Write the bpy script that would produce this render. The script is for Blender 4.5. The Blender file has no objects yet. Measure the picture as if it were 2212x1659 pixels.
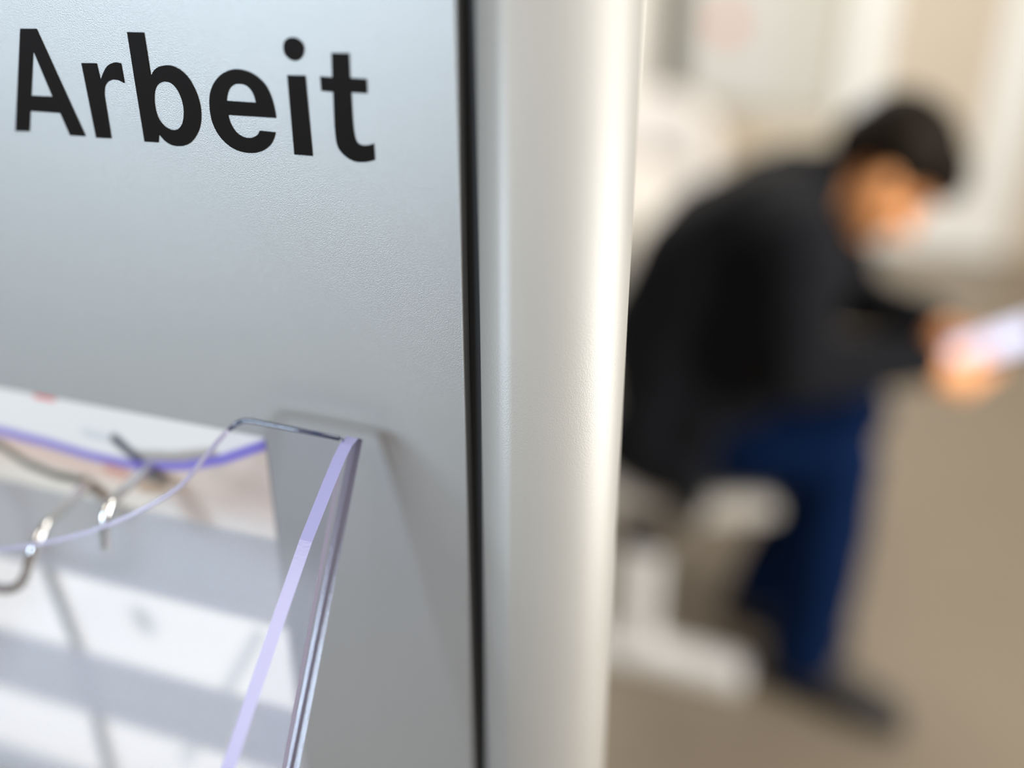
import bpy, bmesh, math, random
import numpy as np
from mathutils import Vector, Matrix, noise

scene = bpy.context.scene
C = scene.collection
R = math.radians

# ------------------------------------------------------------------ camera
cam_data = bpy.data.cameras.new('camera')
cam = bpy.data.objects.new('camera', cam_data)
C.objects.link(cam)
cam.location = (0, 0, 1.45)
cam.rotation_euler = (R(90 - 25.33), 0, R(19.94))
cam_data.sensor_width = 36.0
cam_data.lens = 36.0 * 2151.0 / 2212.0
cam_data.clip_start = 0.01
cam_data.dof.use_dof = True
cam_data.dof.focus_distance = 0.42
cam_data.dof.aperture_fstop = 1.3
scene.camera = cam

# ------------------------------------------------------------------ light
world = bpy.data.worlds.new('world')
scene.world = world
world.use_nodes = True
world.node_tree.nodes['Background'].inputs[0].default_value = (1.0, 0.93, 0.84, 1)
world.node_tree.nodes['Background'].inputs[1].default_value = 0.33

def area(name, loc, target, sx, sy, power, col):
    l = bpy.data.lights.new(name, 'AREA')
    l.shape = 'RECTANGLE'; l.size = sx; l.size_y = sy; l.energy = power; l.color = col
    o = bpy.data.objects.new(name, l); C.objects.link(o)
    o.location = loc
    o.rotation_euler = (Vector(target) - Vector(loc)).to_track_quat('-Z', 'Y').to_euler()
    return o

# daylight window behind and to the left of the photographer
area('window_daylight', (-3.0, -4.0, 2.1), (-0.25, 0.36, 1.25), 1.7, 1.5, 188, (0.69, 0.85, 1.0))
area('added_fill_front', (-0.8, -1.3, 2.85), (-0.8, -1.3, 0), 1.6, 1.2, 24, (1.0, 0.91, 0.80))  # added fill from overhead, warms the floor and lower panel
# second window, on the right-hand side of the room
area('window_side', (3.4, 0.35, 1.55), (0.0, 0.6, 1.1), 1.8, 1.8, 165, (1.0, 0.97, 0.92))
# ceiling luminaires of the waiting room
area('ceiling_luminaire', (1.3, 0.7, 2.85), (1.3, 0.7, 0), 1.6, 1.2, 52, (1.0, 0.94, 0.85))
area('ceiling_luminaire_rear', (-0.9, 3.5, 2.85), (-0.9, 3.5, 0), 1.8, 1.2, 58, (1.0, 0.94, 0.85))

scene.view_settings.view_transform = 'Standard'
scene.view_settings.look = 'None'
scene.view_settings.exposure = 0.0
scene.view_settings.gamma = 1.0
scene.view_settings.use_curve_mapping = False
scene.cycles.use_denoising = True
scene.cycles.transparent_max_bounces = 24
scene.cycles.caustics_reflective = False
scene.cycles.caustics_refractive = False

PY = 0.356          # front face of the sign panel

# ------------------------------------------------------------------ materials
def new_mat(name):
    m = bpy.data.materials.new(name); m.use_nodes = True
    nt = m.node_tree
    return m, nt, nt.nodes['Principled BSDF']

def mat(name, col, rough=0.5, metal=0.0, var=0.0, vscale=8.0, bump=0.0, bscale=200.0, detail=2.0,
        spec=0.5, emit=None, estr=0.0, sheen=0.0):
    m, nt, p = new_mat(name)
    p.inputs['Base Color'].default_value = (*col, 1)
    p.inputs['Roughness'].default_value = rough
    p.inputs['Metallic'].default_value = metal
    p.inputs['Specular IOR Level'].default_value = spec
    if sheen:
        p.inputs['Sheen Weight'].default_value = sheen
    if emit:
        p.inputs['Emission Color'].default_value = (*emit, 1)
        p.inputs['Emission Strength'].default_value = estr
    tc = nt.nodes.new('ShaderNodeTexCoord')
    n = nt.nodes.new('ShaderNodeTexNoise'); n.inputs['Scale'].default_value = vscale
    n.inputs['Detail'].default_value = 4
    nt.links.new(tc.outputs['Object'], n.inputs['Vector'])
    r = nt.nodes.new('ShaderNodeMix'); r.data_type = 'RGBA'
    v = max(var, 0.02)
    r.inputs['A'].default_value = (*[c * (1 - v) for c in col], 1)
    r.inputs['B'].default_value = (*[min(1, c * (1 + v)) for c in col], 1)
    nt.links.new(n.outputs['Fac'], r.inputs['Factor'])
    nt.links.new(r.outputs['Result'], p.inputs['Base Color'])
    if bump:
        b = nt.nodes.new('ShaderNodeBump')
        n2 = nt.nodes.new('ShaderNodeTexNoise'); n2.inputs['Scale'].default_value = bscale
        n2.inputs['Detail'].default_value = detail
        nt.links.new(tc.outputs['Object'], n2.inputs['Vector'])
        b.inputs['Strength'].default_value = bump
        b.inputs['Distance'].default_value = 0.0004
        nt.links.new(n2.outputs['Fac'], b.inputs['Height'])
        nt.links.new(b.outputs['Normal'], p.inputs['Normal'])
    return m

def acrylic_face():
    m = bpy.data.materials.new('clear_acrylic'); m.use_nodes = True
    nt = m.node_tree; nt.nodes.clear()
    out = nt.nodes.new('ShaderNodeOutputMaterial')
    tr = nt.nodes.new('ShaderNodeBsdfTransparent'); tr.inputs[0].default_value = (0.965, 0.965, 0.985, 1)
    gl = nt.nodes.new('ShaderNodeBsdfGlossy'); gl.inputs['Roughness'].default_value = 0.04
    lw = nt.nodes.new('ShaderNodeLayerWeight'); lw.inputs['Blend'].default_value = 0.5
    pw = nt.nodes.new('ShaderNodeMath'); pw.operation = 'POWER'; pw.inputs[1].default_value = 5
    fr = nt.nodes.new('ShaderNodeMath'); fr.operation = 'MULTIPLY_ADD'; fr.inputs[1].default_value = 0.35; fr.inputs[2].default_value = 0.004
    nt.links.new(lw.outputs['Facing'], pw.inputs[0]); nt.links.new(pw.outputs[0], fr.inputs[0])
    mx = nt.nodes.new('ShaderNodeMixShader')
    nt.links.new(fr.outputs[0], mx.inputs[0]); nt.links.new(tr.outputs[0], mx.inputs[1])
    nt.links.new(gl.outputs[0], mx.inputs[2]); nt.links.new(mx.outputs[0], out.inputs[0])
    return m

def acrylic_edge(name, col, tcol, glossy):
    m = bpy.data.materials.new(name); m.use_nodes = True
    nt = m.node_tree; nt.nodes.clear()
    out = nt.nodes.new('ShaderNodeOutputMaterial')
    df = nt.nodes.new('ShaderNodeBsdfDiffuse'); df.inputs[0].default_value = (*col, 1)
    tl = nt.nodes.new('ShaderNodeBsdfTranslucent'); tl.inputs[0].default_value = (*tcol, 1)
    gl = nt.nodes.new('ShaderNodeBsdfGlossy'); gl.inputs['Roughness'].default_value = 0.16
    tc = nt.nodes.new('ShaderNodeTexCoord')
    ns = nt.nodes.new('ShaderNodeTexNoise'); ns.inputs['Scale'].default_value = 900
    nt.links.new(tc.outputs['Object'], ns.inputs['Vector'])
    bp = nt.nodes.new('ShaderNodeBump'); bp.inputs['Strength'].default_value = 0.15; bp.inputs['Distance'].default_value = 0.0003
    nt.links.new(ns.outputs['Fac'], bp.inputs['Height'])
    nt.links.new(bp.outputs['Normal'], gl.inputs['Normal'])
    a = nt.nodes.new('ShaderNodeMixShader'); a.inputs[0].default_value = 0.45
    b = nt.nodes.new('ShaderNodeMixShader'); b.inputs[0].default_value = glossy
    nt.links.new(df.outputs[0], a.inputs[1]); nt.links.new(tl.outputs[0], a.inputs[2])
    nt.links.new(a.outputs[0], b.inputs[1]); nt.links.new(gl.outputs[0], b.inputs[2])
    nt.links.new(b.outputs[0], out.inputs[0])
    return m

def print_mat():
    m, nt, p = new_mat('printed_paper')
    a = nt.nodes.new('ShaderNodeVertexColor'); a.layer_name = 'print'
    nt.links.new(a.outputs['Color'], p.inputs['Base Color'])
    p.inputs['Roughness'].default_value = 0.5
    return m

M = {
    'panel': mat('silver_powder_coat', (0.452, 0.458, 0.458), 0.48, 0.68, 0.015, 30, 0.36, 2000, 2),
    'post': mat('pale_anodised_aluminium', (0.40, 0.395, 0.38), 0.5, 0.4, 0.015, 30, 0.3, 1900, 2),
    'gap': mat('black_rubber_seal', (0.012, 0.013, 0.017), 0.6),
    'letter': mat('black_vinyl_film', (0.0065, 0.0048, 0.0042), 0.5, 0, 0.2, 300, 0.05, 700, spec=0.08),
    'acryl': acrylic_face(),
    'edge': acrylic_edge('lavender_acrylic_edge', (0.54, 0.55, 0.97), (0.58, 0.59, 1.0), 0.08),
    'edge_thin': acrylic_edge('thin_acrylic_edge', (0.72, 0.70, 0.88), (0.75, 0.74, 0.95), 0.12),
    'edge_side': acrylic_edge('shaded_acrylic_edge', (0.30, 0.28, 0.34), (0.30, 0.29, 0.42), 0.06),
    'edge_shade': acrylic_edge('acrylic_edge_shade_tint', (0.07, 0.10, 0.22), (0.08, 0.10, 0.22), 0.15),  # dark blue stands in for shadow and refraction along the top edge
    'print': print_mat(),
    'chrome': mat('polished_chrome', (0.72, 0.72, 0.71), 0.07, 1.0),
    'floor': mat('beige_floor', (0.242, 0.20, 0.15), 0.42, 0, 0.06, 3.0, 0.05, 60),
    'wall': mat('beige_plaster', (0.64, 0.56, 0.44), 0.85, 0, 0.02, 4, 0.1, 120),
    'white_wall': mat('white_plaster', (0.92, 0.88, 0.81), 0.8, 0, 0.015, 4, 0.1, 120),
    'frame': mat('white_lacquer', (0.93, 0.93, 0.90), 0.4),
    'infill': mat('beige_door_infill', (0.66, 0.57, 0.45), 0.35, 0, 0.03, 3),
    'board': mat('grey_board', (0.60, 0.58, 0.52), 0.7, 0, 0.03, 5),
    'board_edge': mat('dark_olive_frame', (0.07, 0.06, 0.035), 0.5),
    'paper': mat('white_paper', (0.62, 0.61, 0.57), 0.8),
    'red': mat('pale_red_print', (0.72, 0.30, 0.25), 0.7),
    'bench_white': mat('white_bench_coat', (0.86, 0.86, 0.86), 0.4),
    'beam': mat('dark_brown_beam', (0.035, 0.028, 0.022), 0.5),
    'shell': mat('pale_seat_shell', (0.86, 0.83, 0.78), 0.45),
    'leather': mat('off_white_upholstery', (0.74, 0.70, 0.66), 0.6, 0, 0.03, 10, 0.2, 80),
    'chair_leg': mat('brushed_steel', (0.5, 0.5, 0.5), 0.35, 1.0),
    'skin': mat('skin', (0.98, 0.44, 0.18), 0.5, 0, 0.06, 25),
    'jacket': mat('black_jacket_cloth', (0.0048, 0.0056, 0.0085), 0.8, 0, 0.2, 40, 0.3, 500, spec=0.15, sheen=0.03),
    'jeans': mat('blue_denim', (0.003, 0.0125, 0.05), 0.9, 0, 0.25, 60, 0.3, 900, spec=0.05),
    'shoe': mat('dark_shoe_leather', (0.03, 0.027, 0.026), 0.6),
    'sole': mat('dark_rubber_sole', (0.02, 0.019, 0.018), 0.8),
    'hair': mat('dark_brown_hair', (0.010, 0.006, 0.003), 0.6, 0, 0.3, 90, 0.5, 300, spec=0.15),
    'eye': mat('eye_white', (0.7, 0.68, 0.65), 0.2),
    'phone': mat('black_phone_body', (0.02, 0.02, 0.025), 0.25),
    'screen': mat('lit_phone_screen', (0.08, 0.08, 0.1), 0.3, emit=(0.72, 0.74, 1.0), estr=1.5),
}

# ------------------------------------------------------------------ helpers
def obj(name, bm, m, parent=None, smooth=False, mats=None):
    me = bpy.data.meshes.new(name)
    bmesh.ops.recalc_face_normals(bm, faces=bm.faces)
    bm.to_mesh(me); bm.free()
    for k in (mats or [m]):
        me.materials.append(M[k])
    o = bpy.data.objects.new(name, me); C.objects.link(o)
    if smooth:
        for p in me.polygons: p.use_smooth = True
    if parent:
        o.parent = parent
        o.matrix_parent_inverse = Matrix.Translation(parent.location).inverted()
    return o

def tag(o, label, cat, group=None):
    o['label'] = label; o['category'] = cat
    if group: o['group'] = group
    return o

def thing(name, label, cat, loc, group=None):
    o = bpy.data.objects.new(name, None); C.objects.link(o)
    o.location = loc; o.empty_display_size = 0.05
    return tag(o, label, cat, group)

def struct(o):
    o['kind'] = 'structure'; return o

def box(bm, x0, x1, y0, y1, z0, z1, bev=0.0, seg=2):
    vs = [bm.verts.new((x, y, z)) for z in (z0, z1) for y in (y0, y1) for x in (x0, x1)]
    fs = [bm.faces.new([vs[i] for i in f]) for f in ((0, 2, 3, 1), (4, 5, 7, 6), (0, 1, 5, 4), (2, 6, 7, 3), (0, 4, 6, 2), (1, 3, 7, 5))]
    if bev:
        es = list({e for f in fs for e in f.edges})
        bmesh.ops.bevel(bm, geom=es, offset=bev, segments=seg, affect='EDGES', profile=0.5)
    return bm

def box_obj(name, dims, m, parent=None, bev=0.0, seg=2):
    return obj(name, box(bmesh.new(), *dims, bev, seg), m, parent, smooth=False)

def prism(bm, outline, to3d, d0, d1):
    """extrude a 2-D outline; to3d(a, b, d) gives the point; returns cap and side faces"""
    a = [bm.verts.new(to3d(p[0], p[1], d0)) for p in outline]
    b = [bm.verts.new(to3d(p[0], p[1], d1)) for p in outline]
    caps = [bm.faces.new(a), bm.faces.new(list(reversed(b)))]
    n = len(a)
    sides = [bm.faces.new((a[i], b[i], b[(i + 1) % n], a[(i + 1) % n])) for i in range(n)]
    return caps, sides

def tube(bm, pts, r, seg=12, cap=True):
    pts = [Vector(p) for p in pts]
    rings = []
    up = None
    for i, p in enumerate(pts):
        t = (pts[min(i + 1, len(pts) - 1)] - pts[max(i - 1, 0)]).normalized()
        if up is None:
            up = Vector((0, 0, 1)) if abs(t.z) < 0.9 else Vector((1, 0, 0))
        s = t.cross(up).normalized(); up = s.cross(t).normalized()
        rr = r[i] if isinstance(r, (list, tuple)) else r
        rings.append([bm.verts.new(p + (s * math.cos(a) + up * math.sin(a)) * rr) for a in [2 * math.pi * k / seg for k in range(seg)]])
    for i in range(len(rings) - 1):
        for k in range(seg):
            bm.faces.new((rings[i][k], rings[i][(k + 1) % seg], rings[i + 1][(k + 1) % seg], rings[i + 1][k]))
    if cap:
        bm.faces.new(list(reversed(rings[0]))); bm.faces.new(rings[-1])
    return bm

def spline(pts, n=8):
    P = [Vector(p) for p in pts]; out = []
    for i in range(len(P) - 1):
        p0 = P[max(i - 1, 0)]; p1 = P[i]; p2 = P[i + 1]; p3 = P[min(i + 2, len(P) - 1)]
        for k in range(n):
            t = k / n
            out.append(0.5 * ((2 * p1) + (p2 - p0) * t + (2 * p0 - 5 * p1 + 4 * p2 - p3) * t * t + (3 * p1 - p0 - 3 * p2 + p3) * t ** 3))
    out.append(P[-1]); return out

_unit = {}
def unit_sphere(seg):
    if seg not in _unit:
        ring = max(6, seg // 2 + 1)
        vs = [(0, 0, 1)] + [(math.sin(math.pi * j / ring) * math.cos(2 * math.pi * k / seg), math.sin(math.pi * j / ring) * math.sin(2 * math.pi * k / seg), math.cos(math.pi * j / ring))
                            for j in range(1, ring) for k in range(seg)] + [(0, 0, -1)]
        fs = [(0, 1 + k, 1 + (k + 1) % seg) for k in range(seg)]
        for j in range(ring - 2):
            o_ = 1 + j * seg
            fs += [(o_ + k, o_ + seg + k, o_ + seg + (k + 1) % seg, o_ + (k + 1) % seg) for k in range(seg)]
        l_ = len(vs) - 1; o_ = l_ - seg
        fs += [(l_, o_ + (k + 1) % seg, o_ + k) for k in range(seg)]
        _unit[seg] = (np.array(vs), fs)
    return _unit[seg]

class Blob:
    """collects overlapping closed shells that a voxel remesh fuses later"""
    def __init__(self): self.v = []; self.f = []; self.n = 0
    def add(self, c, rad, rot=None, seg=16):
        vs, fs = unit_sphere(seg)
        p = vs * np.array(rad if isinstance(rad, (list, tuple)) else (rad,) * 3)
        if rot is not None: p = p @ np.array(rot).T
        self.v.append(p + np.array(c)); n = self.n
        self.f += [tuple(i + n for i in f) for f in fs]; self.n += len(vs)

def ball(bm, c, rad, rot=None, seg=16):
    if isinstance(bm, Blob): return bm.add(c, rad, rot, seg)
    b = Blob(); b.add(c, rad, rot, seg)
    vv = [bm.verts.new(p) for p in b.v[0]]
    for f in b.f: bm.faces.new([vv[i] for i in f])

def chain(bm, pts, rads):
    """a limb: overlapping balls along a path, later fused by the voxel remesh"""
    for i in range(len(pts) - 1):
        a, b = Vector(pts[i]), Vector(pts[i + 1])
        steps = max(2, int((b - a).length / (0.4 * min(rads[i], rads[i + 1]))))
        for k in range(steps + 1):
            t = k / steps
            bm.add(a.lerp(b, t), rads[i] * (1 - t) + rads[i + 1] * t, seg=12)

def fused(name, bm, m, parent, voxel, smooth_it=4, disp=None):
    """union of overlapping closed shells into ONE continuous skin"""
    me0 = bpy.data.meshes.new(name)
    me0.from_pydata(np.concatenate(bm.v).tolist(), [], bm.f)
    me0.materials.append(M[m])
    o = bpy.data.objects.new(name, me0); C.objects.link(o)
    rm = o.modifiers.new('fuse', 'REMESH'); rm.mode = 'VOXEL'; rm.voxel_size = voxel; rm.use_smooth_shade = True
    sm = o.modifiers.new('soft', 'SMOOTH'); sm.factor = 0.5; sm.iterations = smooth_it
    dg = bpy.context.evaluated_depsgraph_get(); dg.update()
    me = bpy.data.meshes.new_from_object(o.evaluated_get(dg))
    old = o.data; o.modifiers.clear(); o.data = me
    bpy.data.meshes.remove(old); me.name = name
    if not me.materials: me.materials.append(M[m])
    if disp:
        for v in me.vertices:
            v.co += v.normal * disp(v.co)
    for p in me.polygons: p.use_smooth = True
    if parent:
        o.parent = parent
        o.matrix_parent_inverse = Matrix.Translation(parent.location).inverted()
    return o

# ------------------------------------------------------------------ the setting
struct(box_obj('floor', (-9, 9, -8, 5.0, -0.05, 0.0), 'floor'))
struct(box_obj('wall_back', (-9, 9, 5.0, 5.15, 0.0, 2.9), 'wall'))
struct(box_obj('wall_pier', (-3.2, -1.07, 4.93, 5.0, 0.0, 2.9), 'white_wall'))

# white framed door leaf in the back wall
door = struct(box_obj('door_1', (-0.016, 0.452, 4.972, 4.998, 0.12, 2.05), 'infill'))
for nm, d in (('door_stile', (-0.175, -0.015, 4.955, 4.998, 0.0, 2.15)), ('door_stile', (0.450, 0.625, 4.955, 4.998, 0.0, 2.15)),
              ('door_rail', (-0.015, 0.450, 4.955, 4.998, 0.0, 0.235)), ('door_rail', (-0.015, 0.450, 4.955, 4.998, 2.0, 2.15))):
    box_obj(nm, d, 'frame', door, 0.004)

LETTERS = {
  'A': [[[-35553,140463],[-34684,140486],[-33075,136020],[-33923,135996],[-34237,136954],[-35942,136946],[-36229,136022],[-37039,135978]],[[-35128,139497],[-35714,137632],[-34499,137655],[-35046,139481]]],
  'r': [[[-32569,139167],[-31787,139189],[-31730,138547],[-31661,138557],[-31617,138624],[-31574,138692],[-31529,138758],[-31480,138824],[-31427,138891],[-31370,138958],[-31310,139021],[-31250,139076],[-31188,139120],[-31125,139157],[-31061,139188],[-30997,139215],[-30932,139237],[-30868,139255],[-30803,139267],[-30741,139274],[-30680,139273],[-30621,139265],[-30563,139255],[-30504,139246],[-30483,138438],[-30538,138463],[-30593,138488],[-30650,138512],[-30712,138530],[-30782,138543],[-30858,138553],[-30936,138557],[-31013,138554],[-31091,138543],[-31171,138525],[-31248,138501],[-31318,138470],[-31378,138433],[-31433,138387],[-31481,138338],[-31521,138288],[-31553,138237],[-31577,138184],[-31596,138129],[-31613,138071],[-31629,138020],[-31641,137974],[-31651,137910],[-31658,137806],[-31662,137649],[-31662,137454],[-31661,137235],[-31662,137010],[-31663,136777],[-31665,136529],[-31668,136274],[-31670,136021],[-32490,135991]]],
  'b': [[[-29909,140519],[-29077,140532],[-29063,138840],[-28994,138850],[-28946,138905],[-28899,138962],[-28850,139016],[-28796,139064],[-28737,139106],[-28675,139142],[-28608,139174],[-28535,139202],[-28455,139226],[-28368,139246],[-28279,139261],[-28191,139271],[-28104,139275],[-28018,139274],[-27932,139266],[-27844,139249],[-27755,139223],[-27663,139190],[-27572,139147],[-27484,139094],[-27396,139031],[-27309,138957],[-27226,138874],[-27150,138783],[-27082,138681],[-27019,138570],[-26963,138454],[-26914,138340],[-26873,138228],[-26840,138116],[-26813,138002],[-26794,137887],[-26781,137769],[-26775,137648],[-26776,137527],[-26784,137408],[-26799,137291],[-26820,137175],[-26848,137061],[-26884,136950],[-26928,136844],[-26980,136741],[-27040,136641],[-27106,136545],[-27181,136449],[-27264,136355],[-27352,136268],[-27439,136193],[-27525,136131],[-27613,136080],[-27701,136037],[-27789,136002],[-27876,135975],[-27964,135956],[-28051,135944],[-28140,135937],[-28229,135935],[-28320,135939],[-28410,135950],[-28496,135968],[-28579,135995],[-28659,136030],[-28737,136073],[-28812,136123],[-28883,136185],[-28951,136256],[-29018,136331],[-29085,136404],[-29184,136020],[-29894,136004]],[[-28368,138605],[-28300,138604],[-28226,138599],[-28151,138586],[-28081,138563],[-28016,138528],[-27953,138483],[-27895,138429],[-27841,138369],[-27793,138302],[-27750,138227],[-27711,138145],[-27679,138060],[-27652,137971],[-27630,137875],[-27615,137778],[-27606,137681],[-27605,137583],[-27610,137485],[-27622,137388],[-27640,137292],[-27664,137196],[-27693,137100],[-27730,137008],[-27773,136926],[-27824,136852],[-27883,136785],[-27946,136728],[-28013,136681],[-28082,136647],[-28157,136625],[-28232,136611],[-28305,136606],[-28374,136608],[-28443,136618],[-28510,136636],[-28575,136660],[-28641,136691],[-28706,136728],[-28769,136773],[-28827,136825],[-28882,136886],[-28934,136955],[-28980,137030],[-29017,137109],[-29043,137193],[-29061,137282],[-29073,137374],[-29080,137465],[-29083,137554],[-29082,137643],[-29076,137733],[-29066,137822],[-29051,137915],[-29032,138009],[-29008,138099],[-28979,138181],[-28945,138254],[-28905,138320],[-28861,138379],[-28814,138430],[-28763,138473],[-28707,138509],[-28649,138538],[-28592,138562],[-28538,138581],[-28484,138595],[-28429,138603]]],
  'e': [[[-23152,137433],[-23156,137520],[-23160,137605],[-23166,137694],[-23178,137794],[-23197,137913],[-23220,138044],[-23248,138176],[-23283,138298],[-23323,138408],[-23368,138512],[-23420,138610],[-23481,138701],[-23549,138787],[-23626,138866],[-23710,138939],[-23799,139005],[-23893,139065],[-23994,139118],[-24100,139164],[-24213,139202],[-24337,139233],[-24470,139258],[-24603,139274],[-24728,139280],[-24841,139275],[-24948,139259],[-25052,139235],[-25156,139203],[-25264,139164],[-25372,139117],[-25478,139062],[-25579,138999],[-25676,138926],[-25771,138845],[-25860,138757],[-25940,138667],[-26009,138575],[-26071,138479],[-26124,138380],[-26170,138280],[-26207,138182],[-26235,138083],[-26258,137981],[-26275,137872],[-26289,137753],[-26298,137625],[-26300,137496],[-26294,137369],[-26281,137248],[-26261,137128],[-26233,137009],[-26193,136893],[-26141,136777],[-26079,136662],[-26007,136552],[-25925,136449],[-25834,136353],[-25732,136263],[-25624,136181],[-25511,136111],[-25394,136053],[-25271,136005],[-25145,135968],[-25016,135939],[-24883,135918],[-24746,135907],[-24608,135905],[-24475,135913],[-24345,135930],[-24217,135958],[-24093,135995],[-23976,136040],[-23866,136094],[-23760,136158],[-23664,136227],[-23578,136298],[-23505,136373],[-23444,136451],[-23391,136530],[-23346,136603],[-23312,136669],[-23288,136731],[-23269,136792],[-23247,136853],[-23971,136871],[-23998,136829],[-24024,136787],[-24053,136746],[-24090,136708],[-24135,136673],[-24186,136640],[-24242,136610],[-24303,136585],[-24369,136563],[-24441,136545],[-24516,136533],[-24594,136529],[-24676,136533],[-24762,136545],[-24848,136564],[-24927,136590],[-25000,136624],[-25069,136666],[-25132,136714],[-25189,136766],[-25239,136825],[-25283,136891],[-25321,136958],[-25353,137020],[-25378,137077],[-25397,137130],[-25411,137182],[-25423,137232],[-25434,137280],[-25441,137326],[-25447,137371],[-25454,137416]],[[-25449,137990],[-24010,137997],[-24026,138075],[-24042,138154],[-24059,138230],[-24082,138301],[-24110,138364],[-24142,138423],[-24179,138476],[-24219,138525],[-24264,138568],[-24314,138606],[-24367,138638],[-24423,138664],[-24480,138683],[-24540,138694],[-24603,138700],[-24668,138702],[-24737,138701],[-24810,138696],[-24883,138685],[-24952,138667],[-25018,138641],[-25082,138608],[-25143,138567],[-25198,138519],[-25246,138461],[-25290,138394],[-25329,138323],[-25363,138254],[-25390,138188],[-25410,138122],[-25429,138056]]],
  'i': [[[-22422,139154],[-21610,139174],[-21587,136005],[-22431,136004]]],
  'dot': [[[-22007,140600],[-21948,140595],[-21886,140583],[-21825,140565],[-21770,140541],[-21720,140508],[-21673,140468],[-21632,140423],[-21600,140376],[-21577,140326],[-21562,140273],[-21556,140216],[-21559,140159],[-21572,140099],[-21595,140036],[-21625,139974],[-21658,139920],[-21695,139874],[-21738,139833],[-21784,139799],[-21832,139771],[-21882,139749],[-21935,139734],[-21990,139725],[-22044,139724],[-22100,139730],[-22157,139743],[-22213,139763],[-22265,139790],[-22314,139824],[-22361,139865],[-22403,139911],[-22436,139960],[-22458,140012],[-22473,140068],[-22479,140127],[-22479,140185],[-22471,140246],[-22455,140310],[-22432,140370],[-22403,140423],[-22365,140468],[-22318,140507],[-22268,140539],[-22217,140565],[-22167,140583],[-22115,140595],[-22062,140601]]],
  't': [[[-20350,140091],[-19589,140107],[-19621,139189],[-18900,139184],[-18909,138638],[-19613,138635],[-19616,138451],[-19620,138264],[-19623,138080],[-19625,137902],[-19626,137728],[-19627,137556],[-19625,137394],[-19619,137250],[-19610,137125],[-19598,137015],[-19583,136921],[-19564,136841],[-19543,136780],[-19519,136736],[-19490,136702],[-19457,136673],[-19418,136647],[-19375,136628],[-19328,136615],[-19274,136606],[-19214,136604],[-19148,136607],[-19079,136614],[-19012,136625],[-18947,136641],[-18882,136662],[-18818,136685],[-18754,136706],[-18751,136061],[-18846,136032],[-18940,136001],[-19035,135973],[-19133,135951],[-19236,135935],[-19342,135923],[-19448,135918],[-19550,135923],[-19648,135936],[-19742,135959],[-19833,135990],[-19921,136029],[-20009,136080],[-20096,136141],[-20176,136207],[-20244,136275],[-20298,136341],[-20341,136407],[-20375,136480],[-20403,136566],[-20423,136669],[-20435,136785],[-20442,136908],[-20447,137030],[-20450,137137],[-20450,137238],[-20447,137358],[-20442,137525],[-20435,137758],[-20425,138036],[-20414,138331],[-20404,138615],[-20927,138629],[-20932,139185],[-20393,139167]]],
}

# ------------------------------------------------------------------ sign stand
stand = thing('sign_stand', 'tall silver sign stand with black lettering and pale rounded edge post', 'sign', (-0.5, 0.37, 0))
EDGE = -0.1508
bm = bmesh.new()
rr = 0.0006
prof = [(-1.05, PY), (EDGE - rr, PY)]
for k in range(1, 9):
    a = k / 8 * math.pi / 2
    prof.append((EDGE - rr + rr * math.sin(a), PY + rr - rr * math.cos(a)))
prof += [(EDGE, PY + 0.028), (-1.05, PY + 0.028)]
prism(bm, prof, lambda x, y, z: (x, y, z), 0.06, 1.95)
pan = obj('panel', bm, 'panel', stand)
for p in pan.data.polygons: p.use_smooth = abs(p.normal.z) < 0.5 and p.area < 0.05
# dark seal in the joint
box_obj('joint_seal', (EDGE + 0.0002, -0.1439, PY + 0.006, PY + 0.03, 0.06, 1.95), 'gap', stand)
# rounded edge post: flat lip, then a convex bow turning away to the right
def post_profile(mirror=None):
    x0 = -0.1437
    pts = [(x0, PY + 0.03), (x0, PY + 0.0012), (x0 + 0.0006, PY), (x0 + 0.0098, PY - 0.0036)]
    n = 22
    for k in range(1, n + 1):
        a = 0.195 + (math.pi * 0.54 - 0.195) * (k - 1) / (n - 1)
        cxp, cyp, rx, ry = x0 + 0.0025, PY + 0.0285, 0.0530, 0.034
        pts.append((cxp + rx * math.sin(a), cyp - ry * math.cos(a)))
    pts += [(x0 + 0.0520, PY + 0.043), (x0 + 0.045, PY + 0.05), (x0 + 0.012, PY + 0.05)]
    return [(mirror - p[0], p[1]) for p in pts] if mirror is not None else pts
bm = bmesh.new(); prism(bm, post_profile(), lambda x, y, z: (x, y, z), 0.02, 1.98)
post = obj('edge_post', bm, 'post', stand)
for p in post.data.polygons: p.use_smooth = abs(p.normal.z) < 0.5
bm = bmesh.new(); prism(bm, post_profile(-1.204), lambda x, y, z: (x, y, z), 0.02, 1.98)
post2 = obj('edge_post', bm, 'post', stand)
for p in post2.data.polygons: p.use_smooth = abs(p.normal.z) < 0.5
box_obj('base_plate', (-1.12, -0.06, 0.20, 0.56, 0.0, 0.02), 'post', stand, 0.004)

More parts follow.
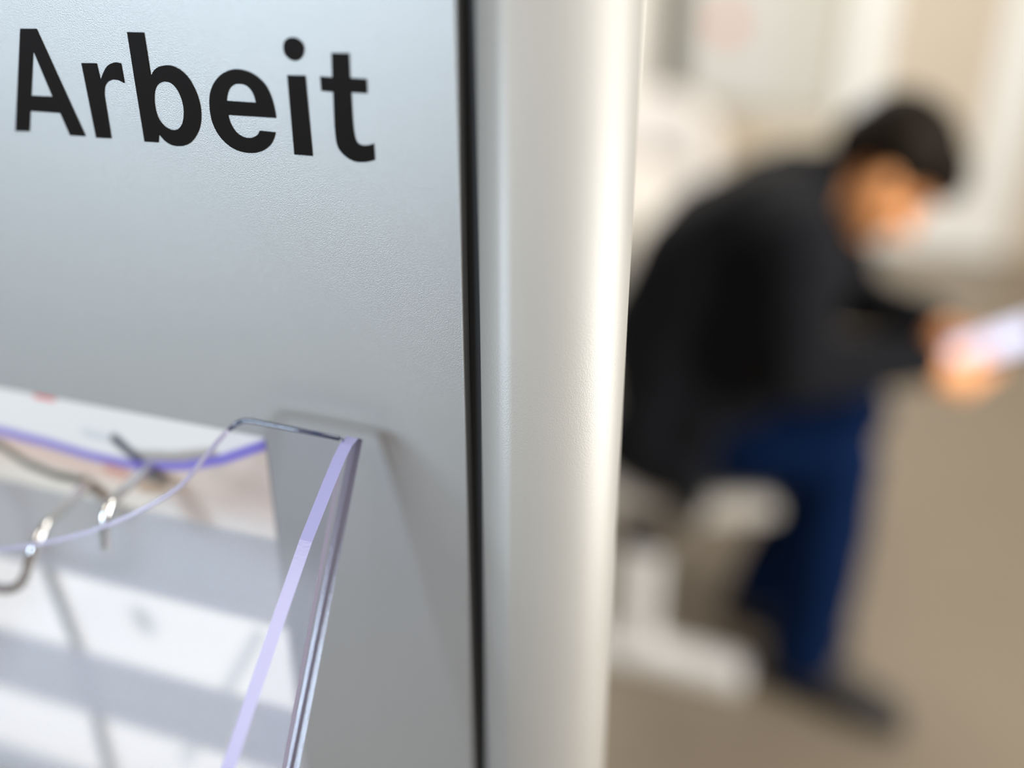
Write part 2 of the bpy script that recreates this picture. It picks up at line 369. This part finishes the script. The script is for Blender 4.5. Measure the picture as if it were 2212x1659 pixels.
for ch in ('A', 'r', 'b', 'e', 'i', 't'):
    loops = LETTERS[ch]
    cu = bpy.data.curves.new('letter', 'CURVE'); cu.dimensions = '2D'; cu.fill_mode = 'BOTH'; cu.extrude = 0.0002
    for lp in loops + (LETTERS['dot'] if ch == 'i' else []):
        sp = cu.splines.new('POLY'); sp.points.add(len(lp) - 1)
        for q, (x, z) in zip(sp.points, lp):
            q.co = (x * 1e-5, z * 1e-5, 0, 1)
        sp.use_cyclic_u = True
    tmp = bpy.data.objects.new('tmp', cu); C.objects.link(tmp)
    dg = bpy.context.evaluated_depsgraph_get(); dg.update()
    me = bpy.data.meshes.new_from_object(tmp.evaluated_get(dg))
    me.name = 'letter'
    bpy.data.objects.remove(tmp); bpy.data.curves.remove(cu)
    me.transform(Matrix(((1, 0, 0, 0), (0, 0, 1, PY - 0.0003), (0, 1, 0, 0), (0, 0, 0, 1))))
    bb = bmesh.new(); bb.from_mesh(me); bmesh.ops.recalc_face_normals(bb, faces=bb.faces); bb.to_mesh(me); bb.free()
    me.materials.clear(); me.materials.append(M['letter'])
    o = bpy.data.objects.new('letter', me); C.objects.link(o)
    o.parent = stand; o.matrix_parent_inverse = Matrix.Translation(stand.location).inverted()
    o['label'] = 'black letter ' + ch

# ------------------------------------------------------------------ printed leaflet on the panel
LX1, LX0, LZ1, LZ0 = -0.2555, -0.5525, 1.222, 0.925
def seg_d(x, z, pts):
    best = 9
    for (ax, az), (bx, bz) in zip(pts, pts[1:]):
        t = max(0, min(1, ((x - ax) * (bx - ax) + (z - az) * (bz - az)) / ((bx - ax) ** 2 + (bz - az) ** 2)))
        best = min(best, math.hypot(x - ax - t * (bx - ax), z - az - t * (bz - az)))
    return best
ARC = [(-0.56, 1.188), (-0.4261, 1.1948), (-0.3948, 1.1934), (-0.3647, 1.1907), (-0.3351, 1.1906), (-0.3055, 1.1964), (-0.2822, 1.2047), (-0.2553, 1.2182)]
def mixc(a, b, t):
    t = max(0, min(1, t)); return tuple(a[i] * (1 - t) + b[i] * t for i in range(3))
def stroke(c, col, x, z, pts, w, soft=0.001, amt=1.0):
    d = seg_d(x, z, pts)
    return mixc(c, col, amt * (1 - (d - w) / soft) if d > w else amt)
def below_arc(x, z):
    for (ax, az), (bx, bz) in zip(ARC, ARC[1:]):
        if ax <= x <= bx: return z < az + (bz - az) * (x - ax) / (bx - ax)
    return False
GREY = (0.46, 0.465, 0.475); WHITE = (0.80, 0.80, 0.81); CREAM = (1.0, 0.965, 0.89)
def leaflet_colour(x, z):
    if z > 1.1628:                                       # header and photograph
        if below_arc(x, z):
            c = (0.70, 0.60, 0.53)
            c = mixc(c, (0.80, 0.76, 0.70), (1.182 - z) / 0.016)
            c = mixc(c, (0.72, 0.52, 0.44), 0.8 - abs(z - 1.186 + 0.1 * (x + 0.40)) / 0.008 if x < -0.345 else 0)
            c = stroke(c, (0.50, 0.40, 0.34), x, z, [(-0.318, 1.186), (-0.299, 1.1648)], 0.0015, 0.010, 0.6)
            c = stroke(c, (0.55, 0.47, 0.40), x, z, [(-0.285, 1.196), (-0.258, 1.190)], 0.001, 0.010, 0.5)
        else:
            c = WHITE
            c = stroke(c, (0.25, 0.22, 0.20), x, z, [(-0.334, 1.1966), (-0.31, 1.2005), (-0.2873, 1.2069)], 0.0012, 0.004, 0.8)
            c = stroke(c, (0.55, 0.60, 0.66), x, z, [(-0.366, 1.2045), (-0.345, 1.2035)], 0.001, 0.003, 0.7)
            c = stroke(c, (0.75, 0.10, 0.10), x, z, [(-0.3940, 1.222), (-0.3835, 1.222)], 0.0015, 0.0012)
        c = stroke(c, (0.06, 0.06, 0.09), x, z, [(-0.3466, 1.204), (-0.3342, 1.1942)], 0.0018, 0.003)
        c = stroke(c, (0.16, 0.13, 0.62), x, z, ARC, 0.0018, 0.0018, 0.9)
        c = stroke(c, (0.55, 0.20, 0.16), x, z, [(-0.356, 1.1855), (-0.344, 1.1845)], 0.0008, 0.003, 0.8)
        c = stroke(c, (0.10, 0.10, 0.08), x, z, [(-0.55, 1.20), (-0.4287, 1.1856), (-0.4116, 1.1773), (-0.3934, 1.1736), (-0.3716, 1.1737)], 0.0016, 0.0022)
        c = stroke(c, (0.22, 0.15, 0.11), x, z, [(-0.372, 1.1725), (-0.362, 1.167)], 0.0025, 0.004, 0.9)
        c = stroke(c, (0.12, 0.12, 0.12), x, z, [(-0.331, 1.1865), (-0.3215, 1.1855)], 0.002, 0.004, 0.9)
        c = stroke(c, (0.38, 0.24, 0.14), x, z, [(-0.335, 1.178), (-0.322, 1.180)], 0.001, 0.004, 0.8)
        return c
    sx = -0.4142 + 0.008 * min(1, (1.096 - z) / 0.0456) + 0.0024 * max(0, (1.0504 - z) / 0.093)
    if 1.0497 < z < 1.1065 or 0.9985 > z > 0.945:
        c = CREAM
        c = stroke(c, (0.20, 0.20, 0.18), x, z, [(sx, z)] + [(sx + 1e-5, z)], 0.0022, 0.0045)
        c = stroke(c, (0.60, 0.50, 0.38), x, z, [(sx + 0.006, z)] + [(sx + 0.0061, z)], 0.0006, 0.004, 0.6)
        c = stroke(c, (0.42, 0.43, 0.41), x, z, [(-0.3533, 1.088), (-0.3513, 1.084)], 0.001, 0.011, 0.75)
        c = stroke(c, (0.62, 0.63, 0.61), x, z, [(-0.2743, 1.0979), (-0.3017, 1.0505), (-0.3411, 0.9834)], 0.002, 0.004, 0.8)
        return c
    c = GREY
    c = stroke(c, (0.40, 0.39, 0.41), x, z, [(sx, z)] + [(sx + 1e-5, z)], 0.003, 0.012, 0.7)
    return c
NXL, NZL = 230, 230
bm = bmesh.new()
grid = [[bm.verts.new((LX0 + (LX1 - LX0) * i / NXL, PY - 0.0004, LZ0 + (LZ1 - LZ0) * j / NZL)) for i in range(NXL + 1)] for j in range(NZL + 1)]
for j in range(NZL):
    for i in range(NXL):
        bm.faces.new((grid[j][i], grid[j][i + 1], grid[j + 1][i + 1], grid[j + 1][i]))
back = [bm.verts.new((x, PY - 0.0001, z)) for x, z in ((LX0, LZ0), (LX1, LZ0), (LX1, LZ1), (LX0, LZ1))]
bm.faces.new(back)
leaf = obj('leaflet', bm, 'print')
tag(leaf, 'large printed leaflet with purple arc and pale picture strips behind clear tray', 'leaflet')
ca = leaf.data.color_attributes.new('print', 'FLOAT_COLOR', 'POINT')
for v in leaf.data.vertices:
    ca.data[v.index].color = (*leaflet_colour(v.co.x, v.co.z), 1)

# ------------------------------------------------------------------ chrome wire hooks
def hook(pts, label):
    bm = bmesh.new(); P = spline(pts, 10)
    tube(bm, P, 0.0028, 14)
    ball(bm, P[-1], 0.0028, seg=12)
    o = obj('wire_hook', bm, 'chrome', smooth=True)
    return tag(o, label, 'hook')
hook([(-0.327, PY - 0.0004, 1.1915), (-0.327, PY - 0.015, 1.1905), (-0.327, PY - 0.028, 1.1893), (-0.3272, PY - 0.0345, 1.186),
      (-0.3272, PY - 0.038, 1.178), (-0.3272, PY - 0.040, 1.1685)], 'straight chrome wire hook with downturned tip, nearer the lavender tray edge')
hook([(-0.3703, PY - 0.0004, 1.1732), (-0.3703, PY - 0.018, 1.1705), (-0.3704, PY - 0.033, 1.1672), (-0.3708, PY - 0.041, 1.161),
      (-0.374, PY - 0.045, 1.152), (-0.3785, PY - 0.046, 1.142), (-0.386, PY - 0.046, 1.1335), (-0.397, PY - 0.046, 1.129), (-0.420, PY - 0.046, 1.128), (-0.445, PY - 0.044, 1.132)],
     'curved chrome wire hook bending away left at the picture edge')

# ------------------------------------------------------------------ clear acrylic leaflet tray
tray = thing('leaflet_tray', 'clear acrylic leaflet tray with lavender cut edges leaning out from the silver panel', 'leaflet holder', (-0.41, PY - 0.015, 1.2388))
AX, AY, AZ = -0.2015, PY - 0.015, 1.2388
TL = Vector((0, -0.5069, -0.862)); TN = Vector((0, -0.862, 0.5069))       # down the plate, out of its face
WID, LEN, TH = 0.42, 0.30, 0.004
def plate(a, s, d): return Vector((AX - a, AY, AZ)) + TL * s + TN * d
sc = [(0.0, 0.003), (0.0, 0.0008), (0.003, 0.0), (0.026, -0.0004), (0.0475, -0.0006), (0.052, -0.0002), (0.0555, 0.0015), (0.0592, 0.0052), (0.0635, 0.0112), (0.0685, 0.0190),
      (0.0735, 0.0275), (0.0785, 0.0345), (0.0855, 0.0410), (0.0932, 0.0467), (0.102, 0.0528), (0.1116, 0.0585), (0.1235, 0.0648), (0.136, 0.0704), (0.1475, 0.0750), (0.1592, 0.0790), (0.1753, 0.0840), (0.19, 0.0868), (0.21, 0.0880)]
outline = sc + [(WID - a, s) for a, s in reversed(sc[:-1])] + [(WID, LEN), (0.0, LEN)]
bm = bmesh.new()
caps, sides = prism(bm, outline, plate, 0.0, TH)
for f in sides: f.material_index = 1
for k in (len(outline) - 3, len(outline) - 1): sides[k].material_index = 3
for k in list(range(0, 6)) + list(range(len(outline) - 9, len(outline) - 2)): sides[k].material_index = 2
obj('back_plate', bm, 'acryl', tray, mats=['acryl', 'edge_thin', 'edge_shade', 'edge_side'])
for k0, k1, rim_r, rim_m in ((2, 7, 0.0011, 'edge_shade'), (7, len(sc) * 2 - 9, 0.0011, 'edge_thin'), (len(sc) * 2 - 9, len(sc) * 2 - 4, 0.0011, 'edge_shade')):
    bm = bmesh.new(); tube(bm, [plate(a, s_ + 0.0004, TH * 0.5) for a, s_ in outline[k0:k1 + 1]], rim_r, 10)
    obj('added_edge_bead', bm, rim_m, tray, smooth=True)  # bead added to thicken the edge line; end pieces have shade painted in
# triangular side wings: front edge given as (out from panel, down from the top)
def wing(x_in, x_out):
    front = [(0.0145, -0.0010), (0.0205, -0.0004), (0.0270, 0.0028), (0.0370, 0.0095), (0.0590, 0.0253), (0.0930, 0.0550), (0.1277, 0.0865), (0.2250, 0.1760), (0.2300, 0.1850), (0.2290, 0.1930)]
    base = [(0.015 + LEN * 0.5069 + 0.004, LEN * 0.862 + 0.004), (0.0110, 0.0015)]
    bm = bmesh.new()
    caps, sides = prism(bm, front + base, lambda o_, d_, x: (x, PY - o_, AZ - d_), x_in, x_out)
    for f in sides: f.material_index = 1
    n = len(front)
    for f in sides[n - 1:]: f.material_index = 2
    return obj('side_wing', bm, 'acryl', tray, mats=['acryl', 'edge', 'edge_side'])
wing(AX - 0.0006, AX + 0.0054)
wing(AX - WID - 0.0050, AX - WID + 0.0002)
# bottom shelf and front lip (below the frame)
bo, bd = 0.015 + LEN * 0.5069, LEN * 0.862
bm = bmesh.new(); caps, sides = prism(bm, [(bo, bd), (bo + 0.058, bd - 0.058), (bo + 0.061, bd - 0.055), (bo + 0.003, bd + 0.003)], lambda o_, d_, x: (x, PY - o_, AZ - d_), AX - WID + 0.001, AX - 0.001)
for f in sides[1::2]: f.material_index = 1
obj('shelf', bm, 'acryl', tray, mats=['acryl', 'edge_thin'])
box_obj('mounting_bracket', (AX - WID + 0.03, AX - WID + 0.05, PY - 0.047, PY, AZ - 0.075, AZ - 0.06), 'acryl', tray)

# ------------------------------------------------------------------ bench
bench = thing('beam_bench', 'white beam bench seat with T-shaped foot under the seated person', 'bench', (-0.32, 1.9, 0))
for y in (1.665, 2.75):
    box_obj('foot_bar', (-0.60, -0.095, y - 0.035, y + 0.035, 0.0, 0.062), 'bench_white', bench, 0.014, 3)
    box_obj('leg', (-0.362, -0.284, y - 0.030, y + 0.030, 0.055, 0.30), 'bench_white', bench, 0.010, 3)
box_obj('beam', (-0.375, -0.275, 1.635, 2.80, 0.30, 0.385), 'beam', bench, 0.008, 2)
shell_prof = [(-0.070, 0.430), (-0.078, 0.450), (-0.100, 0.463), (-0.15, 0.457), (-0.22, 0.438), (-0.28, 0.424), (-0.34, 0.434), (-0.40, 0.468), (-0.45, 0.54), (-0.49, 0.64), (-0.525, 0.76), (-0.545, 0.84)]
def shell(y0, y1):
    bm = bmesh.new(); P = [Vector((x, 0, z)) for x, z in shell_prof]; P = spline(P, 5)
    out = [(p.x, p.z) for p in spline([Vector((x, 0, z)) for x, z in ((-0.078, 0.424), (-0.12, 0.414), (-0.20, 0.392), (-0.28, 0.374), (-0.36, 0.386), (-0.43, 0.43), (-0.49, 0.52), (-0.535, 0.63), (-0.57, 0.75), (-0.585, 0.835))], 5)]
    ol = [(p.x, p.z) for p in P] + list(reversed(out))
    caps, sides = prism(bm, ol, lambda x, z, y: (x, y, z), y0, y1)
    bmesh.ops.bevel(bm, geom=list({e for f in caps for e in f.edges}), offset=0.006, segments=2, affect='EDGES')
    return obj('seat_shell', bm, 'shell', bench)
shell(1.645, 2.085); shell(2.17, 2.61)
for y in (1.78, 1.95, 2.30, 2.47):
    box_obj('seat_bracket', (-0.345, -0.305, y - 0.02, y + 0.02, 0.375, 0.405), 'beam', bench)

# ------------------------------------------------------------------ notice board and armchair at the back
board = thing('notice_board', 'grey notice board with dark left edge and pale red spot on back wall', 'notice board', (-0.6, 4.99, 0.59))
box_obj('board_face', (-0.925, -0.215, 4.972, 4.998, 0.60, 1.75), 'board', board, 0.003)
box_obj('frame_side', (-1.068, -0.925, 4.955, 4.998, 0.59, 1.76), 'board_edge', board, 0.003)
sh = box_obj('notice_sheet', (-0.90, -0.46, 4.968, 4.972, 0.64, 1.28), 'paper', board)
bm = bmesh.new()
bmesh.ops.create_cone(bm, cap_ends=True, segments=32, radius1=0.062, radius2=0.062, depth=0.002, matrix=Matrix.Translation((-0.735, 4.967, 0.985)) @ Matrix.Rotation(R(90), 4, 'X'))
obj('red_spot', bm, 'red', sh)

chair = thing('tub_armchair', 'off-white rounded tub armchair near the back wall behind the seated person', 'armchair', (-1.03, 4.45, 0))
bm = bmesh.new()
cx, cy = -1.03, 4.45
NA = 40
rings = []
for k in range(NA + 1):
    a = R(-20 + 220 * k / NA)
    h = 0.50 + 0.20 * max(0, math.sin(a)) ** 0.7
    ring = []
    for (dr, z) in ((0.0, 0.12), (0.0, h - 0.05), (0.03, h - 0.01), (0.06, h), (0.09, h - 0.012), (0.115, h - 0.06), (0.125, 0.3), (0.10, 0.12)):
        rad = 0.27 + dr
        ring.append(bm.verts.new((cx + rad * 1.03 * math.cos(a), cy + rad * math.sin(a), z)))
    rings.append(ring)
for k in range(NA):
    for q in range(8):
        bm.faces.new((rings[k][q], rings[k][(q + 1) % 8], rings[k + 1][(q + 1) % 8], rings[k + 1][q]))
bm.faces.new(rings[0]); bm.faces.new(list(reversed(rings[-1])))
obj('backrest', bm, 'leather', chair, smooth=True)
bm = bmesh.new()
bmesh.ops.create_cone(bm, cap_ends=True, segments=40, radius1=0.272, radius2=0.268, depth=0.28, matrix=Matrix.Translation((cx, cy - 0.02, 0.28)))
bmesh.ops.bevel(bm, geom=[e for e in bm.edges if abs(e.verts[0].co.z - e.verts[1].co.z) < 1e-4], offset=0.03, segments=3, affect='EDGES')
obj('seat_cushion', bm, 'leather', chair, smooth=True)
for sx in (-1, 1):
    for sy in (-1, 1):
        bm = bmesh.new(); tube(bm, [(cx + sx * 0.22, cy + sy * 0.2, 0), (cx + sx * 0.2, cy + sy * 0.18, 0.15)], [0.012, 0.018])
        obj('leg', bm, 'chair_leg', chair, smooth=True)

# ------------------------------------------------------------------ person
PYm = 1.82
man = thing('person', 'person in black jacket and blue jeans bent over a phone on the bench', 'person', (-0.15, PYm, 0))
def V(x, y, z): return Vector((x, PYm + y, z))
HF = Vector((math.cos(R(-52)), 0, math.sin(R(-52))))       # where the face points
HU = Vector((-HF.z, 0, HF.x)); HS = Vector((0, 1, 0))
HC = V(0.036, 0, 1.053)
Hrot = Matrix((HF, HS, HU)).transposed()
def hp(f_, s_, u_): return HC + HF * f_ + HS * s_ + HU * u_
ph_c = V(0.246, -0.03, 0.768)
ph_n = Vector((-0.48, -0.22, 0.84)).normalized()
ph_w = Vector((0, 1, 0)) - ph_n * ph_n.y; ph_w.normalize()
ph_l = ph_w.cross(ph_n).normalized()
if ph_l.x < 0: ph_l = -ph_l
def pp(l, w, n): return ph_c + ph_l * l + ph_w * w + ph_n * n

near_sh, near_el, near_wr = V(-0.105, -0.185, 0.955), V(-0.075, -0.195, 0.735), V(0.128, -0.095, 0.745)
far_sh, far_el, far_wr = V(-0.085, 0.185, 0.965), V(0.0, 0.205, 0.735), V(0.140, 0.065, 0.765)

bm = Blob()
# trunk and legs under the clothes
chain(bm, [V(-0.30, 0, 0.56), V(-0.33, 0, 0.70), V(-0.28, 0, 0.85), V(-0.19, 0, 0.93), V(-0.12, 0, 0.97)], [0.09, 0.08, 0.08, 0.07, 0.045])
for s in (-1, 1):
    ank = V(0.02, -0.13, 0.10) if s < 0 else V(-0.10, 0.06, 0.10)
    chain(bm, [V(-0.29, s * 0.09, 0.545), V(0.02, s * 0.105, 0.545), ank], [0.065, 0.045, 0.030])
    chain(bm, [ank, ank + Vector((0.0, 0, -0.04)), ank + Vector((0.09, -0.02, -0.055))], [0.030, 0.028, 0.022])
    chain(bm, [V(-0.13, 0, 0.97), V(-0.10, s * 0.17, 0.95)], [0.06, 0.05])
chain(bm, [near_sh, near_el, near_wr], [0.045, 0.036, 0.024])
chain(bm, [far_sh, far_el, far_wr], [0.045, 0.036, 0.024])
# neck and head
chain(bm, [V(-0.11, 0, 0.98), V(-0.04, 0, 1.015), hp(-0.02, 0, -0.04)], [0.040, 0.050, 0.054])
ball(bm, hp(-0.012, 0, 0.022), (0.098, 0.076, 0.092), Hrot, 28)
ball(bm, hp(0.026, 0, -0.045), (0.066, 0.060, 0.074), Hrot, 24)
ball(bm, hp(0.060, 0, -0.100), (0.026, 0.030, 0.020), Hrot, 16)                          # chin
chain(bm, [hp(0.086, 0, 0.0), hp(0.100, 0, -0.026), hp(0.108, 0, -0.040)], [0.008, 0.011, 0.013])   # nose
for s in (-1, 1):
    ball(bm, hp(0.098, s * 0.010, -0.044), 0.009, seg=10)
    ball(bm, hp(0.066, s * 0.042, -0.030), (0.022, 0.020, 0.018), Hrot, 14)             # cheek
    ball(bm, hp(0.080, s * 0.030, 0.018), (0.012, 0.022, 0.008), Hrot, 12)              # brow
    ball(bm, hp(-0.004, s * 0.077, -0.020), (0.018, 0.008, 0.031), Hrot, 14)            # ear
chain(bm, [hp(0.084, -0.022, -0.071), hp(0.092, 0, -0.070), hp(0.084, 0.022, -0.071)], [0.005, 0.007, 0.005])
chain(bm, [hp(0.082, -0.018, -0.080), hp(0.089, 0, -0.081), hp(0.082, 0.018, -0.080)], [0.005, 0.007, 0.005])
# near (right) hand: palm under the phone, fingers across its back, thumb on the screen side
def hand(wr, s, drop):
    def pp(l, w, n): return ph_c + ph_l * (l - 0.040) + ph_w * w + ph_n * n
    pal = pp(-0.030, -s * 0.046, -0.012 - drop * 0.6)
    chain(bm, [wr, wr.lerp(pal, 0.5), pal], [0.026, 0.032, 0.032])
    for off in (-0.045, -0.022, 0.002, 0.025):
        ball(bm, pp(off, -s * 0.038, -0.022 - drop), 0.0125, seg=12)
    chain(bm, [pal, pp(0.0, -s * 0.040, -0.022 - drop)], [0.027, 0.018])
    for off, ln in ((-0.050, 0.85), (-0.026, 0.98), (-0.002, 1.05), (0.022, 0.95)):
        chain(bm, [pp(off * 0.9, -s * 0.036, -0.022 - drop), pp(off, -s * 0.036 + s * 0.040 * ln, -0.021 - drop),
                   pp(off + 0.002, -s * 0.036 + s * 0.066 * ln, -0.016 - drop * 0.6), pp(off + 0.003, -s * 0.036 + s * 0.082 * ln, 0.000 - drop * 0.4)],
              [0.0105, 0.0095, 0.0088, 0.0075])
    chain(bm, [pp(-0.050, -s * 0.050, -0.016 - drop * 0.5), pp(-0.030, -s * 0.058, 0.006), pp(-0.004, -s * 0.046, 0.015), pp(0.022, -s * 0.026, 0.0145)],
          [0.014, 0.0115, 0.0100, 0.0085])
hand(near_wr, 1, 0.0)
hand(far_wr, -1, 0.019)
body = fused('body', bm, 'skin', man, 0.0045, 3)

for s in (-1, 1):
    bm = bmesh.new(); ball(bm, hp(0.080, s * 0.030, -0.002), 0.0105, seg=14)
    obj('eye', bm, 'eye', body, smooth=True)

# hair: cap over the crown, nape and forehead
bm = Blob()
ball(bm, hp(-0.024, 0, 0.034), (0.101, 0.085, 0.088), Hrot, 28)
ball(bm, hp(-0.066, 0, -0.002), (0.058, 0.071, 0.074), Hrot, 20)
for k in range(9):
    t = -1 + 2 * k / 8
    chain(bm, [hp(0.035, t * 0.055, 0.092), hp(0.074 - 0.03 * t * t, t * 0.060, 0.074), hp(0.090 - 0.03 * t * t, t * 0.060, 0.046)], [0.020, 0.019, 0.011])
for s in (-1, 1):
    chain(bm, [hp(-0.01, s * 0.072, 0.03), hp(0.012, s * 0.073, 0.006)], [0.016, 0.006])
fused('hair', bm, 'hair', man, 0.006, 3, lambda c: 0.004 * noise.noise(c * 70))

# jacket
bm = Blob()
for p, r_ in ((V(-0.285, 0, 0.545), (0.125, 0.195, 0.125)), (V(-0.325, 0, 0.66), (0.120, 0.185, 0.13)), (V(-0.31, 0, 0.76), (0.125, 0.185, 0.12)),
              (V(-0.265, 0, 0.85), (0.130, 0.190, 0.115)), (V(-0.205, 0, 0.92), (0.125, 0.195, 0.105)), (V(-0.145, 0, 0.955), (0.105, 0.20, 0.085))):
    ball(bm, p, r_, seg=24)
for y in (-0.10, -0.05, 0, 0.05, 0.10):
    chain(bm, [V(-0.30, y, 0.60), V(-0.33, y, 0.74), V(-0.27, y, 0.87), V(-0.17, y, 0.95)], [0.115, 0.11, 0.115, 0.10])
    chain(bm, [V(-0.36, y * 1.5, 0.52), V(-0.25, y * 1.75, 0.495)], [0.07, 0.06])
for y in (-0.13, -0.06, 0.0, 0.06, 0.13):
    chain(bm, [V(-0.18, y, 0.86), V(-0.17, y, 0.76), V(-0.17, y, 0.66)], [0.09, 0.085, 0.075])
chain(bm, [V(-0.22, -0.165, 0.62), V(-0.245, -0.175, 0.49), V(-0.235, -0.18, 0.42)], [0.05, 0.05, 0.035])   # near coat flap hanging over the seat
chain(bm, [V(-0.33, -0.165, 0.60), V(-0.33, -0.175, 0.49)], [0.06, 0.045])
for y in (-0.05, 0.0, 0.05):
    chain(bm, [V(-0.10, y, 0.92), V(-0.07, y, 0.86), V(-0.10, y, 0.76)], [0.085, 0.07, 0.06])
chain(bm, [V(-0.13, -0.12, 0.97), near_sh], [0.09, 0.085])
chain(bm, [V(-0.13, 0.12, 0.97), far_sh], [0.09, 0.085])
chain(bm, [near_sh, near_el + Vector((0, 0, 0.01)), near_wr], [0.084, 0.068, 0.043])
chain(bm, [far_sh, far_el, far_wr], [0.08, 0.062, 0.043])
ball(bm, V(-0.115, 0, 0.985), (0.07, 0.085, 0.068), seg=16)
# stand collar around the neck
for k in range(16):
    a = 2 * math.pi * k / 16
    ball(bm, V(-0.070, 0, 0.998) + Vector((0.030 * math.cos(a) * 0.6, 0.066 * math.sin(a), 0.062 * math.cos(a))), 0.028, seg=10)
fused('jacket', bm, 'jacket', man, 0.010, 4, lambda c: 0.004 * noise.noise(c * 22) + 0.002 * noise.noise(c * 60))

# jeans
bm = Blob()
ball(bm, V(-0.29, 0, 0.535), (0.13, 0.175, 0.10), seg=24)
chain(bm, [V(-0.27, -0.10, 0.540), V(-0.12, -0.12, 0.545), V(0.018, -0.125, 0.548), V(0.016, -0.13, 0.34), V(0.010, -0.13, 0.115)], [0.086, 0.082, 0.076, 0.084, 0.076])
chain(bm, [V(-0.27, 0.10, 0.540), V(-0.10, 0.11, 0.545), V(0.035, 0.09, 0.548), V(-0.03, 0.08, 0.33), V(-0.10, 0.06, 0.115)], [0.088, 0.082, 0.072, 0.070, 0.064])
fused('jeans', bm, 'jeans', man, 0.010, 4, lambda c: 0.004 * noise.noise(c * 25))

# shoes
def shoe(ax, ay, turn):
    rot = Matrix.Rotation(R(turn), 3, 'Z')
    def L(x, y, z): return V(ax, ay, 0) + rot @ Vector((x, y, z))
    bm = Blob()
    chain(bm, [L(-0.045, 0, 0.060), L(-0.02, 0, 0.075), L(0.05, 0, 0.062), L(0.12, 0, 0.048), L(0.175, 0, 0.042)], [0.040, 0.046, 0.044, 0.040, 0.028])
    chain(bm, [L(0.08, -0.018, 0.042), L(0.16, -0.016, 0.040)], [0.034, 0.026]); chain(bm, [L(0.08, 0.018, 0.042), L(0.16, 0.016, 0.040)], [0.034, 0.026])
    sh = fused('shoe', bm, 'shoe', man, 0.006, 3)
    bm = bmesh.new()
    ol = []
    for k in range(28):
        a = 2 * math.pi * k / 28
        x = 0.062 + 0.143 * math.cos(a); w = 0.040 + 0.010 * math.cos(a - 0.4)
        p = rot @ Vector((x, w * math.sin(a), 0)); ol.append((ax + p.x, PYm + ay + p.y))
    prism(bm, ol, lambda x, y, z: (x, y, z), 0.0, 0.026)
    obj('sole', bm, 'sole', sh)
shoe(0.02, -0.135, -14)
shoe(-0.095, 0.06, -6)

# phone in the hands
phone = thing('phone', 'smartphone with a bright bluish screen held in both hands', 'phone', tuple(ph_c))
Mp = Matrix((ph_l, ph_w, ph_n)).transposed().to_4x4(); Mp.translation = ph_c
bm = box(bmesh.new(), -0.075, 0.075, -0.037, 0.037, -0.0045, 0.0040, 0.0035, 3); bm.transform(Mp); obj('phone_body', bm, 'phone', phone)
bm = box(bmesh.new(), -0.071, 0.071, -0.034, 0.034, 0.0040, 0.0046); bm.transform(Mp); obj('screen', bm, 'screen', phone)
